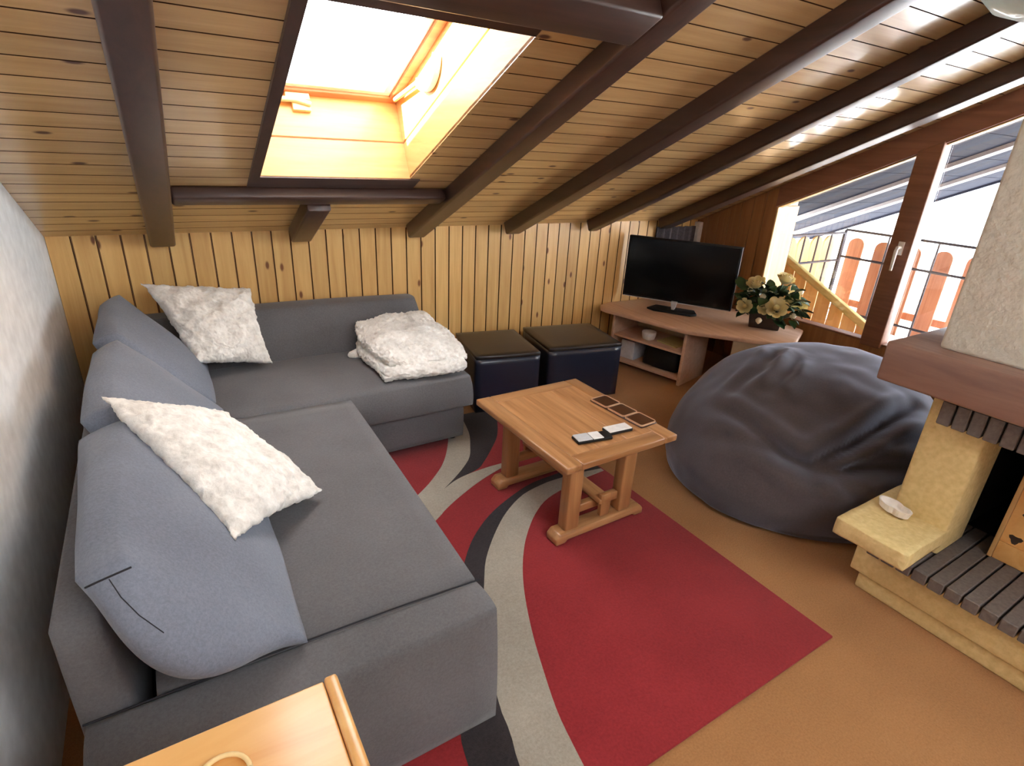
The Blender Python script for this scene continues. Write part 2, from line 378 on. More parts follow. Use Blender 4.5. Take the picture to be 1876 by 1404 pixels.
# rear slope and rear walls (behind the camera)
ur = (YRIDGE - YR) / cs
RM2 = Matrix(((1, 0, 0, 0), (0, -cs, sn, YRIDGE), (0, -sn, -cs, ZRIDGE), (0, 0, 0, 1)))
RSX0, RSX1, RSU0, RSU1 = .2, 3.0, .30, 1.30  # assumed roof window, unseen, placed to light sofa and left wall from above
rs_ = (MB().box((XL - .3, 0, -.1), (RSX0, ur + .3, 0)).box((RSX1, 0, -.1), (XO, ur + .3, 0))
       .box((RSX0, 0, -.1), (RSX1, RSU0, 0)).box((RSX0, RSU1, -.1), (RSX1, ur + .3, 0))).build('ceiling', 'ceil_wood', mw=RM2); tag(rs_, 'far slope of the pine ceiling behind the viewer', kind='structure')
rwo = MB().box((XL - .1, YR - .15, 0), (XR + .25, YR, ceil_z(YR) + .1)).build('wall_rear', 'plaster'); tag(rwo, 'white plaster wall behind the viewer', kind='structure')
w3 = MB()
for x in (RSX0, (RSX0 + RSX1) / 2 - .04, RSX1 - .06): w3.box((x, RSU0, -.09), (x + .06, RSU1, -.03))
for u in (RSU0, RSU1 - .06): w3.box((RSX0, u, -.09), (RSX1, u + .06, -.03))
w3o = w3.build('assumed_window_3', 'frame_wood', mw=RM2); tag(w3o, 'assumed brown framed roof window in the slope behind the viewer', kind='structure')

# window wall (right gable)
OY0, OY1, OY2, OY3 = 2.642, 1.796, 1.666, 0.30   # left opening OY0..OY1, mullion OY1..OY2, right opening OY2..OY3
SILL, HD = .47, .145
def ot(y): return ceil_z(y) - HD * 1.0
XW = XR + .25
wr = MB()
wr.prism([(OY0, 0), (YK + .1, 0), (YK + .1, ceil_z(YK) + .02), (OY0, ceil_z(OY0) + .02)], XR + .012, XW, 'x')
wr.prism([(OY3, 0), (OY0, 0), (OY0, SILL), (OY3, SILL)], XR, XR + .07, 'x')
wr.prism([(YR, 0), (OY3, 0), (OY3, ceil_z(OY3) + .02), (YRIDGE, ZRIDGE + .02), (YR, ceil_z(YR) + .02)], XR, XW, 'x')
wro = wr.build('wall_right', 'brown_wood'); tag(wro, 'brown wooden gable wall around the sloping window', kind='structure')
PW2 = (YK - OY0) / 7
for i in range(7):
    y0 = OY0 + i * PW2
    MB().prism([(y0 + .002, 0), (y0 + PW2 - .002, 0), (y0 + PW2 - .002, ceil_z(y0 + PW2) - .0), (y0 + .002, ceil_z(y0) - .0)], XR, XR + .014, 'x').build('plank', 'brown_wood', wro, bevel=.003, seg=1)
# header beam, follows the slope
hd = MB().prism([(OY3, ot(OY3)), (OY0, ot(OY0)), (OY0, ceil_z(OY0) + .02), (OY3, ceil_z(OY3) + .02)], XR - .02, XR + .05, 'x').build('trim_1', 'frame_wood'); tag(hd, 'brown sloping head beam above the gable window', kind='structure')

def sash(name, ya, yb, xg, lab, deep):   # ya far (bigger y), yb near
    w = tag(empty(name), lab, kind='structure')
    fr = .055
    z0 = SILL
    def bar(poly, nm, x0=XR - .005, x1=XR + .06, mat='frame_wood'): return MB().prism(poly, x0, x1, 'x').build(nm, mat, w, bevel=.004, seg=1)
    # lit pine lining of the opening: jambs, head, sill board
    if deep: bar([(ya - .012, z0), (ya, z0), (ya, ot(ya)), (ya - .012, ot(ya - .012))], 'jamb', XR - .002, XW + .01, 'jamb_wood')
    bar([(yb, z0), (ya, z0), (ya, z0 + .012), (yb, z0 + .012)], 'sill_board', XR - .012, XR + .08, 'frame_wood')
    bar([(yb, ot(yb) - .010), (ya, ot(ya) - .010), (ya, ot(ya)), (yb, ot(yb))], 'head_lining', XR - .002, XR + .055, 'jamb_wood')
    g = .014
    MB().prism([(yb, z0 + g), (ya - g, z0 + g), (ya - g, ot(ya - g) - g), (yb, ot(yb) - g)], xg, xg + .006, 'x').build('pane', 'glass', w)
    return w
w1 = sash('window_1', OY0, OY1, XR + .045, 'sloping gable window pane left of the dark mullion', True)
w2 = sash('window_2', OY2, OY3, XR + .045, 'sloping gable window pane between mullion and chimney', False)
ml = MB().prism([(OY2, SILL - .02), (OY1, SILL - .02), (OY1, ot(OY1) + .01), (OY2, ot(OY2) + .01)], XR - .03, XR + .07, 'x').build('trim_2', 'frame_wood', bevel=.006); tag(ml, 'dark brown upright mullion carrying the window handle', kind='structure')
hn = MB().tube([(XR - .035, 1.722, 1.10), (XR - .075, 1.722, 1.10), (XR - .08, 1.722, 1.08), (XR - .075, 1.722, .96)], [.011, .011, .011, .008], 10)
hn.box((XR - .042, 1.706, 1.055), (XR - .03, 1.738, 1.135)); hn.build('handle', 'white_plastic', ml, smooth=False)

# ------------------------------------------------------------------ rafters and trimmers
RD = .080
def rafter(x, u0, u1, label, w=.11, d=RD, name='rafter'):
    r = MB().prism([(x - w / 2, 0), (x + w / 2, 0), (x + w / 2, d - .008), (x + w / 2 - .008, d), (x - w / 2 + .008, d), (x - w / 2, d - .008)], u0, u1, 'y')
    o = r.build(name, 'beam_wood', mw=RM, bevel=.004, seg=2); tag(o, label, 'rafter', 'dark rafters under the sloping ceiling'); return o
UE = .055
rafter(.02, UE, URIDGE - .02, 'dark brown rafter nearest the white plaster wall')
rafter(.675, UE, .565, 'short dark rafter stub below the skylight')
rafter(1.352, UE, URIDGE - .02, 'dark rafter just right of the skylight, carrying both trimmers', w=.11)
rafter(2.045, UE, URIDGE - .02, 'dark rafter second right of the skylight', w=.115)
rafter(2.735, UE, URIDGE - .02, 'dark rafter third right of the skylight, behind the pendant lamp', w=.085)
rafter(3.485, UE, URIDGE - .02, 'dark rafter closest to the gable window', w=.13)
t1 = MB().box((.076, .575, 0), (1.295, .665, .055)).build('trimmer_beam', 'beam_wood_x', mw=RM, bevel=.012, seg=3); tag(t1, 'dark cross beam under the lower edge of the skylight', 'beam')
t2 = MB().box((.076, 2.04, 0), (1.295, 2.18, .085)).build('trimmer_beam', 'beam_wood_x', mw=RM, bevel=.008, seg=2); tag(t2, 'dark cross beam above the upper edge of the skylight', 'beam')

# ------------------------------------------------------------------ skylight
sk = tag(empty('window_4'), 'roof window at the top of a pine lined shaft', kind='structure'); sk.matrix_world = RM
th = .02; half = -SKD * .48
def skb(a, b, nm, mat, bev=.002): return MB().box(a, b).build(nm, mat, sk, bevel=bev, seg=1)
for w0, w1, ins in ((half + .002, -.001, 0), (-SKD - .02, half - .002, .004)):
    skb((SKX0 - th, SKU0 - th, w0), (SKX1 + th, SKU0 + ins, w1), 'shaft_board', 'shaft_wood')
    skb((SKX0 - th, SKU1 - ins, w0), (SKX1 + th, SKU1 + th, w1), 'shaft_board', 'shaft_wood')
    skb((SKX0 - th, SKU0, w0), (SKX0 + ins, SKU1, w1), 'shaft_board', 'shaft_wood_y')
    skb((SKX1 - ins, SKU0, w0), (SKX1 + th, SKU1, w1), 'shaft_board', 'shaft_wood_y')
wz0, wz1 = -SKD - .05, -SKD
def ring(ins, wd, z0, z1, nm, mat):
    x0, x1, u0, u1 = SKX0 + ins, SKX1 - ins, SKU0 + ins * .7, SKU1 - ins
    skb((x0, u0, z0), (x1, u0 + wd, z1), nm, mat); skb((x0, u1 - wd, z0), (x1, u1, z1), nm, mat)
    skb((x0, u0 + wd, z0), (x0 + wd, u1 - wd, z1), nm, mat); skb((x1 - wd, u0 + wd, z0), (x1, u1 - wd, z1), nm, mat)
ring(.004, .042, wz0, wz1, 'sash_frame', 'sash_wood')
ring(.044, .04, wz0 - .02, wz1 - .012, 'inner_frame', 'white_plastic')
skb((SKX0 + .05, SKU0 + .04, wz0 - .012), (SKX1 - .05, SKU1 - .05, wz0 - .006), 'pane', 'glass', 0)
# latch
lt = MB().box((.56, SKU0 + .004, -SKD + .002), (.66, SKU0 + .03, -SKD + .03)).tube([(.50, SKU0 + .028, -SKD + .035), (.60, SKU0 + .03, -SKD + .035), (.66, SKU0 + .03, -SKD + .05)], .012, 8).box((.585, SKU0 + .004, -SKD + .03), (.66, SKU0 + .024, -SKD + .075)).build('latch', 'latch', sk, bevel=.003)
# stay arm with crescent plate on the right lining
cr = MB(); pts = []
for k in range(13):
    a = math.radians(-62 + 124 * k / 12); pts.append((.125 * math.cos(a) - .05, .125 * math.sin(a)))
for k in range(12, -1, -1):
    a = math.radians(-62 + 124 * k / 12); pts.append((.072 * math.cos(a) - .05, .105 * math.sin(a)))
cr.prism([(SKU0 + .42 + q[1], -SKD + .10 + q[0] - .03) for q in pts], SKX1 - .035, SKX1 - .006, 'x')
cr.build('stay_plate', 'white_plastic', sk, bevel=.002, seg=1)
MB().tube([(SKX1 - .03, SKU0 + .33, -SKD + .075), (SKX1 - .03, SKU0 + .06, -SKD + .012)], .010, 8).build('stay_arm', 'latch', sk)

# ------------------------------------------------------------------ rug
RX0, RX1, RY0, RY1 = .19, 1.812, .622, 2.78
rug = thing('rug', 'red rug with grey and black swirling bands under the coffee table', 'rug')
rug.location = (0, 0, 0)
MB().box((RX0, RY0, .0), (RX1, RY1, .010)).build('pile_field', 'rug_red', rug, bevel=.003)
def patch(pts_a, pts_b, mat, h=.0115):
    def dens(p, k=5):
        out = []
        for i in range(len(p) - 1):
            p0 = p[max(i - 1, 0)]; p1 = p[i]; p2 = p[i + 1]; p3 = p[min(i + 2, len(p) - 1)]
            for j in range(k):
                t = j / k
                out.append(tuple(.5 * (2 * p1[d] + (p2[d] - p0[d]) * t + (2 * p0[d] - 5 * p1[d] + 4 * p2[d] - p3[d]) * t * t + (3 * p1[d] - p0[d] - 3 * p2[d] + p3[d]) * t ** 3) for d in (0, 1)))
        out.append(p[-1]); return out
    a = dens(pts_a); b = dens(pts_b)
    n = 48
    def at(p, t):
        L = [0]
        for i in range(len(p) - 1): L.append(L[-1] + math.dist(p[i], p[i + 1]))
        d = t * L[-1]
        for i in range(len(p) - 1):
            if L[i + 1] >= d - 1e-9:
                f = (d - L[i]) / max(1e-9, L[i + 1] - L[i]); return (p[i][0] + (p[i + 1][0] - p[i][0]) * f, p[i][1] + (p[i + 1][1] - p[i][1]) * f)
        return p[-1]
    def cl(q): return (min(max(q[0], RX0 + .002), RX1 - .002), min(max(q[1], RY0 + .002), RY1 - .002))
    vs = []; fs = []
    for i in range(n + 1):
        qa, qb = cl(at(a, i / n)), cl(at(b, i / n)); vs += [(*qa, h), (*qb, h), (*qa, .006), (*qb, .006)]
    for i in range(n):
        k = 4 * i
        fs += [(k, k + 1, k + 5, k + 4), (k, k + 4, k + 6, k + 2), (k + 1, k + 3, k + 7, k + 5)]
    m = MB(); m.add(vs, fs); return m.build('swirl_band', mat, rug)
bgl = [(1.80, 1.885), (1.66, 1.905), (1.536, 1.908), (1.453, 1.905), (1.303, 1.872), (1.159, 1.789), (1.036, 1.682), (.931, 1.568), (.871, 1.478), (.76, 1.28), (.68, 1.09), (.637, .948), (.628, .887), (.602, .8), (.57, .62)]
grl = [(1.80, 1.862), (1.66, 1.85), (1.517, 1.825), (1.382, 1.787), (1.265, 1.713), (1.149, 1.604), (1.063, 1.498), (.99, 1.384), (.93, 1.267), (.871, 1.13), (.824, .998), (.786, .881), (.766, .785), (.74, .622)]
brl = [(1.80, 1.95), (1.66, 1.955), (1.559, 1.95), (1.40, 1.937), (1.262, 1.893), (1.12, 1.829), (1.005, 1.754), (.895, 1.653), (.78, 1.50), (.66, 1.30), (.56, 1.10), (.501, .947), (.49, .911), (.46, .75), (.43, .622)]
patch(bgl, grl, 'rug_grey'); patch(brl, bgl, 'rug_black')
g2l = [(1.30, 2.78), (1.24, 2.58), (1.153, 2.413), (1.069, 2.292), (.971, 2.193), (.885, 2.122), (.74, 2.02), (.55, 1.9), (.38, 1.80)]
g2r = [(1.42, 2.78), (1.36, 2.55), (1.291, 2.401), (1.227, 2.292), (1.12, 2.19), (.979, 2.085), (.87, 2.02), (.7, 1.9), (.5, 1.76)]
bkr = [(1.66, 2.78), (1.58, 2.60), (1.495, 2.453), (1.403, 2.346), (1.271, 2.216), (1.205, 2.172), (1.095, 2.141), (.979, 2.085)]
bkl = [(1.42, 2.78), (1.36, 2.55), (1.291, 2.401), (1.227, 2.292), (1.16, 2.225), (1.12, 2.19), (1.05, 2.14), (.979, 2.085)]
bru = [(1.46, 2.172), (1.371, 2.168), (1.243, 2.165), (1.095, 2.141), (.979, 2.085), (.87, 2.02), (.7, 1.9), (.5, 1.76)]
brw = [(1.46, 2.160), (1.353, 2.135), (1.18, 2.074), (1.023, 1.996), (.92, 1.934), (.874, 1.899), (.7, 1.78), (.5, 1.62)]
patch(g2l, g2r, 'rug_grey'); patch(bkl, bkr, 'rug_black', .0113); patch(bru, brw, 'rug_grey', .0119)

# ------------------------------------------------------------------ sofa
sofa = thing('corner_sofa', 'dark grey fabric corner sofa running along the white wall and the pine knee wall', 'sofa', (.2, 2.2, 0))
def inw(o): o.matrix_parent_inverse = Matrix.Translation((-.2, -2.2, 0)); return o
# chaise: base, front panel, seat
inw(soft('chaise_base', 'sofa', [(-.298, 1.06, .012), (.622, 1.06, .012), (.66, 2.46, .012), (-.298, 2.46, .012), (-.298, 1.06, .27), (.622, 1.06, .27), (.66, 2.46, .27), (-.298, 2.46, .27)], sofa, n=8, bulge=(0, 0, 0), rnd=.03))
inw(soft('front_panel', 'sofa', [(-.298, .948, .012), (.628, .945, .012), (.63, 1.07, .012), (-.298, 1.08, .012), (-.298, .965, .405), (.622, .96, .425), (.615, 1.07, .434), (-.298, 1.085, .434)], sofa, n=12, bulge=(.004, .008, .004), rnd=.07))
inw(soft('seat_cushion', 'sofa', [(-.17, 1.072, .25), (.620, 1.056, .25), (.668, 2.425, .25), (-.17, 2.44, .25), (-.17, 1.085, .43), (.612, 1.066, .43), (.66, 2.41, .425), (-.17, 2.43, .425)], sofa, n=16, bulge=(.006, 0, .012), rnd=.05))
inw(MB().tube([(-.29, 1.083, .431), (.1, 1.077, .438), (.4, 1.071, .438), (.612, 1.066, .431)], .0022, 6).build('seam', 'sofa_seam', sofa))
# return: base, seat, backrest
inw(soft('return_base', 'sofa', boxc(.10, 1.295, 2.475, 3.29, .045, .255), sofa, n=8, bulge=(0, 0, 0), rnd=.04))
inw(soft('return_seat', 'sofa', [(-.17, 2.43, .245), (1.345, 2.425, .245), (1.345, 3.10, .245), (-.17, 3.10, .245), (-.17, 2.445, .418), (1.335, 2.44, .418), (1.335, 3.10, .418), (-.17, 3.10, .418)], sofa, n=16, bulge=(.01, .012, .014), rnd=.08, lump=.003))
inw(soft('return_backrest', 'sofa', [(-.17, 3.06, .38), (1.35, 3.06, .38), (1.35, 3.325, .05), (-.17, 3.325, .05), (-.17, 3.17, .69), (1.33, 3.17, .675), (1.33, 3.325, .675), (-.17, 3.325, .69)], sofa, n=14, bulge=(.004, .015, .008), rnd=.12))
for fx in (1.25, .75):
    inw(MB().lathe([(.02, 0), (.024, .05)], (fx, 2.55, 0), 12).build('foot', 'black_plastic', sofa))
# long back frame by the white wall
inw(soft('side_back_frame', 'sofa', [(-.300, 1.09, .012), (-.176, 1.09, .012), (-.176, 3.32, .012), (-.300, 3.32, .012), (-.300, 1.09, .665), (-.22, 1.09, .655), (-.22, 3.32, .66), (-.300, 3.32, .66)], sofa, n=12, bulge=(.004, .004, .004), rnd=.05))

# loose back cushions
def back_cushion(y0, y1, label, zt0=.80, zt1=.82, near=.08, seed=1, xf=.14, xt=-.20, xb=-.285, bx=.05, dn=0.0):
    c = [(-.15, y0 + .03, .445), (xf, y0 - dn, .442), (xf + .01, y1, .442), (-.15, y1, .445),
         (xb, y0 + .02, zt0 - .04), (xt, y0 + .01, zt0), (xt, y1, zt1), (-.285, y1, zt1 - .05)]
    o = soft('back_cushion', 'cushion', c, n=26, bulge=(bx, near, .02), rnd=.15, lump=.006, lscale=5, seed=seed)
    tag(o, label, 'cushion', 'loose grey back cushions on the sofa'); return o
bc1 = back_cushion(1.075, 1.79, 'large slumped grey back cushion at the near end of the sofa', .80, .80, .12, 1, xf=.165, xt=-.17, xb=-.245, bx=.035, dn=.05)
back_cushion(1.84, 2.50, 'middle grey back cushion partly under the nearer fur pillow', .80, .82, .03, 2, xf=.13)
back_cushion(2.53, 3.15, 'grey back cushion in the far corner of the sofa', .82, .84, .03, 3, xf=.12)
def surf_line(ob, pts, name, r=.0022):
    bpy.context.view_layer.update()
    out = []
    for p in pts:
        ok, loc, nrm, i = ob.closest_point_on_mesh(Vector(p))
        out.append(loc + nrm * .0008)
    return MB().tube(out, r, 5).build(name, 'sofa_seam', ob)
def on_surface(ob, px):
    R3 = cam.matrix_world.to_3x3(); out = []
    for u, v in px:
        d = (R3 @ Vector((u - 938, 702 - v, -FPX))).normalized()
        ok, loc, nrm, i = ob.ray_cast(Vector((0, 0, 1.55)), d)
        if ok: out.append(loc + nrm * .0006)
    return out
def lin(a, b, n): return [tuple(a[d] + (b[d] - a[d]) * i / n for d in range(3)) for i in range(n + 1)]
bpy.context.view_layer.update()
def seam_px(ob, pts, r):
    q = []
    for (u0, v0), (u1, v1) in zip(pts, pts[1:]):
        for i in range(6): q.append((u0 + (u1 - u0) * i / 6, v0 + (v1 - v0) * i / 6))
    o3 = on_surface(ob, q + [pts[-1]])
    if len(o3) > 2: MB().tube(o3, r, 5).build('seam', 'sofa_seam', ob)
seam_px(bc1, [(150, 1080), (190, 1062), (240, 1040)], .0022)
seam_px(bc1, [(200, 1062), (222, 1095), (255, 1128), (300, 1160)], .0010)

# fur pillows (pillow from 4 corners of its flat)
def pillow(name, mat, c4, thick, label, n=96, seed=0, lump=.012, fine=.007, sag=0.0, cat='pillow', group=None):
    c = [Vector(p) for p in c4]
    nrm = ((c[2] - c[0]).cross(c[3] - c[1])).normalized()
    if nrm.z < 0: nrm = -nrm
    bm = bmesh.new(); rows = {}
    for s in (1, -1):
        for i in range(n + 1):
            for j in range(n + 1):
                edge = i in (0, n) or j in (0, n)
                if s == -1 and edge: rows[(s, i, j)] = rows[(1, i, j)]; continue
                u, v = i / n, j / n
                q = (2 * u - 1, 2 * v - 1)
                # sides bow inwards between the corners
                uu = .5 + .5 * q[0] * (1 - .07 * (1 - q[1] ** 2) ** 1.0 * abs(q[0])); vv = .5 + .5 * q[1] * (1 - .07 * (1 - q[0] ** 2) * abs(q[1]))
                p = (c[0] * (1 - uu) + c[1] * uu) * (1 - vv) + (c[3] * (1 - uu) + c[2] * uu) * vv
                h = ((1 - abs(q[0]) ** 2.6) * (1 - abs(q[1]) ** 2.6)) ** .55
                p = p + nrm * (s * thick * .5 * h - sag * (1 - (q[0] ** 2 + q[1] ** 2) * .5))
                p = p + noise.noise_vector(p * 9 + Vector((seed * 3.1, seed, 0))) * lump * (.4 + h)
                p = p + noise.noise_vector(p * 34 + Vector((seed, 0, 4))) * fine + noise.noise_vector(p * 105 + Vector((seed, 2, 4))) * fine * .55
                p = p + nrm * (.006 * math.sin((q[0] * 1.1 + q[1] * .6 + .3 * math.sin(q[1] * 3 + seed)) * 9) * h * h)
                rows[(s, i, j)] = bm.verts.new(p)
    for s in (1, -1):
        for i in range(n):
            for j in range(n):
                f = [rows[(s, i, j)], rows[(s, i + 1, j)], rows[(s, i + 1, j + 1)], rows[(s, i, j + 1)]]
                bm.faces.new(f if s == 1 else f[::-1])
    bmesh.ops.recalc_face_normals(bm, faces=bm.faces)
    me = bpy.data.meshes.new(name); bm.to_mesh(me); bm.free(); me.materials.append(M[mat])
    for p in me.polygons: p.use_smooth = True
    o = link(name, me); tag(o, label, cat, group); return o
pillow('fur_pillow', 'fur', [(-.10, 3.16, .87), (.38, 3.20, .80), (.40, 2.93, .455), (.06, 2.87, .53)], .15, 'cream fur pillow in the far corner of the sofa', seed=1, group='cream fur pillows on the sofa')
pillow('fur_pillow', 'fur', [(-.205, 1.81, .85), (.10, 2.08, .61), (.33, 1.64, .465), (.045, 1.30, .615)], .13, 'cream fur pillow lying across the near back cushions', seed=2, group='cream fur pillows on the sofa')

# folded fur throw
tw = thing('fur_throw', 'folded cream fur throw on the right end of the sofa seat', 'blanket', (1.09, 2.76, .42))
def intw(o): o.matrix_parent_inverse = Matrix.Translation((-1.09, -2.76, -.42)); return o
intw(soft('folded_layer', 'fur', [(.84, 2.49, .43), (1.335, 2.46, .43), (1.345, 3.04, .43), (.85, 3.03, .43), (.85, 2.50, .495), (1.33, 2.475, .495), (1.34, 3.03, .53), (.86, 3.02, .53)], tw, n=56, bulge=(.012, .012, .01), rnd=.28, lump=.016, lscale=8, seed=4, fine=.009, fscale=60))
intw(soft('folded_layer', 'fur', [(.865, 2.53, .485), (1.345, 2.49, .485), (1.335, 3.08, .52), (.855, 3.08, .52), (.885, 2.56, .545), (1.32, 2.53, .55), (1.32, 3.07, .63), (.865, 3.07, .625)], tw, n=60, bulge=(.014, .014, .015), rnd=.30, lump=.02, lscale=8, seed=6, fine=.010, fscale=60))
intw(soft('corner_flap', 'fur', [(.79, 2.93, .43), (.88, 2.88, .43), (.90, 2.96, .43), (.80, 2.97, .43), (.795, 2.935, .45), (.88, 2.89, .48), (.90, 2.96, .49), (.80, 2.965, .455)], tw, n=8, bulge=(0, 0, .006), rnd=.5, lump=.006, seed=5))

# ------------------------------------------------------------------ ottomans
def ottoman(cx, cy, w, d, h, rz, label):
    t = thing('cube_ottoman', label, 'ottoman', (cx, cy, 0), rz, 'dark leather cube stools by the knee wall')
    soft('body', 'leather', boxc(-w / 2, w / 2, -d / 2, d / 2, .01, h - .022), t, n=10, bulge=(.003, .003, 0), rnd=.03)
    soft('lid', 'leather_top', boxc(-w / 2 - .001, w / 2 + .001, -d / 2 - .001, d / 2 + .001, h - .022, h), t, n=12, bulge=(.003, .003, .010), rnd=.03)
    return t
ottoman(1.765, 2.955, .42, .48, .385, math.radians(-11), 'navy black leather cube stool beside the sofa end')
ottoman(2.318, 2.885, .53, .47, .385, math.radians(-11), 'navy black leather cube stool beside the TV stand')

# ------------------------------------------------------------------ coffee table
ct = thing('coffee_table', 'small oak trestle coffee table on the red rug', 'table', (1.463, 1.758, .0115), math.radians(1.0))
W2, L2, TT, TB = .30, .352, .4385, .408
fw = .075
for x0, x1, y0, y1, m in ((-W2, -W2 + fw, -L2, L2, 'oak_y'), (W2 - fw, W2, -L2, L2, 'oak_y')):
    MB().box((x0, y0, TB), (x1, y1, TT)).build('border_plank', m, ct, bevel=.006)
for y0, y1 in ((-L2, -L2 + fw), (L2 - fw, L2)):
    MB().box((-W2 + fw + .0006, y0, TB), (W2 - fw - .0006, y1, TT)).build('border_plank', 'oak_x', ct, bevel=.006)
iw = (2 * W2 - 2 * fw) / 3
for i in range(3):
    x0 = -W2 + fw + i * iw
    MB().box((x0 + .0006, -L2 + fw + .0006, TB + .002), (x0 + iw - .0006, L2 - fw - .0006, TT - .001)).build('top_plank', 'oak_y', ct, bevel=.002, seg=1)
for s in (-1, 1):
    yc = s * .235
    MB().prism([(-.25, 0), (-.20, 0), (-.19, .012), (.19, .012), (.20, 0), (.25, 0), (.25, .028), (.23, .05), (-.23, .05), (-.25, .028)], yc - .038, yc + .038, 'y').build('trestle_foot', 'oak_x', ct, bevel=.006)
    MB().box((-.20, yc - .03, TB - .05), (.20, yc + .03, TB - .001)).build('trestle_head', 'oak_x', ct, bevel=.006)
    for x in (-.165, .135):
        MB().box((x - .035, yc - .03, .05), (x + .035, yc + .03, TB - .051)).build('leg', 'oak_z', ct, bevel=.008)
    MB().box((-.125, yc - .016, .115), (.095, yc + .016, .155)).build('trestle_rail', 'oak_x', ct, bevel=.005)
    MB().prism([(-.045, .10), (.0, .10), (.012, .205), (-.05, .205)], yc + s * .043, yc + s * .065, 'y').build('wedge', 'oak_z', ct, bevel=.003)
MB().box((-.055, -.30, .16), (.01, .30, .185)).build('stretcher', 'oak_y', ct, bevel=.006)
TZ = .4505
# remotes
def remote(x, y, rz, L, w, cap, label, two=False):
    t = thing('remote_control', label, 'remote', (x, y, TZ), rz, 'remotes on the coffee table')
    MB().box((-L / 2, -w / 2, 0), (L / 2, w / 2, .014)).build('body', 'black_plastic', t, bevel=.005)
    for a, b, m in cap:
        MB().box((a, -w / 2 + .002, .0125), (b, w / 2 - .002, .0175)).build('face_plate', m, t, bevel=.002, seg=1)
    return t
remote(1.405, 1.546, math.radians(-9), .165, .062, ((-.08, -.012, 'silver'), (-.009, .040, 'white_plastic')), 'grey and black remote at the near edge of the coffee table')
remote(1.552, 1.555, math.radians(-4), .125, .058, ((-.06, .058, 'white_plastic'),), 'white topped remote touching the grey remote')
# three part dish
ds = thing('divided_dish', 'dark brown three part dish along the right edge of the coffee table', 'dish', (1.70, 1.69, TZ), math.radians(4))
MB().box((-.05, -.165, 0), (.05, .165, .006)).build('base', 'brown_glass', ds, bevel=.003)
for k in range(3):
    y = -.11 + .11 * k
    mm = MB()
    def rr(w, d, r, n=5):
        out = []
        for qx, qy, a0 in ((w - r, d - r, 0), (-w + r, d - r, 90), (-w + r, -d + r, 180), (w - r, -d + r, 270)):
            for i in range(n + 1):
                a = math.radians(a0 + 90 * i / n); out.append((qx + r * math.cos(a), y + qy + r * math.sin(a)))
        return out
    A = rr(.049, .053, .012); B = rr(.0465, .0505, .010); n = len(A)
    vs = [(*p, .006) for p in A] + [(*p, .014) for p in A] + [(*p, .014) for p in B] + [(*p, .008) for p in B]
    fs = []
    for r in range(3):
        for i in range(n): fs.append((r * n + i, r * n + (i + 1) % n, (r + 1) * n + (i + 1) % n, (r + 1) * n + i))
    mm.add(vs, fs); cell = mm.build('rim', 'pale_rim', ds)
    MB().prism(B, .0065, .010).build('cell_floor', 'brown_glass', cell)

# ------------------------------------------------------------------ beanbag
BAG_FOLDS = [  # valley lines on the bag: points, depth, width
    ([(2.277, 1.021, .321), (2.217, 1.167, .341), (2.21, 1.339, .369), (2.23, 1.511, .372), (2.255, 1.662, .345)], .030, .030),
    ([(2.265, 1.038, .321), (2.375, .965, .352), (2.504, .902, .378), (2.654, .842, .383)], .038, .028),
    ([(2.250, 1.076, .347), (2.438, 1.018, .416), (2.649, 1.005, .482), (2.995, 1.012, .517)], .050, .032),
    ([(2.324, 1.564, .419), (2.524, 1.572, .5), (2.70, 1.63, .55), (2.86, 1.70, .58)], .026, .032),
    ([(2.40, 1.43, .45), (2.58, 1.46, .53), (2.80, 1.56, .59)], .020, .028),
    ([(2.23, 1.122, .334), (2.181, 1.251, .335), (2.134, 1.417, .306), (2.114, 1.585, .242)], .014, .026),
    ([(2.32, .973, .322), (2.489, .946, .399), (2.806, .911, .462)], .022, .026),
    ([(2.30, 1.01, .30), (2.36, .93, .25), (2.38, .90, .19)], .016, .022)]
def seg_dist(p, pl):
    best, bt = 9, 0; n = len(pl) - 1
    p = Vector((p.x, p.y, p.z * .45)); pl = [(q[0], q[1], q[2] * .45) for q in pl]
    for i in range(n):
        a = Vector(pl[i]); d = Vector(pl[i + 1]) - a
        t = max(0, min(1, (p - a).dot(d) / d.length_squared)); q = (p - a - d * t).length
        if q < best: best, bt = q, (i + t) / n
    return best, min(1, .25 + bt / .2, max(0, (1 - bt) / .3))
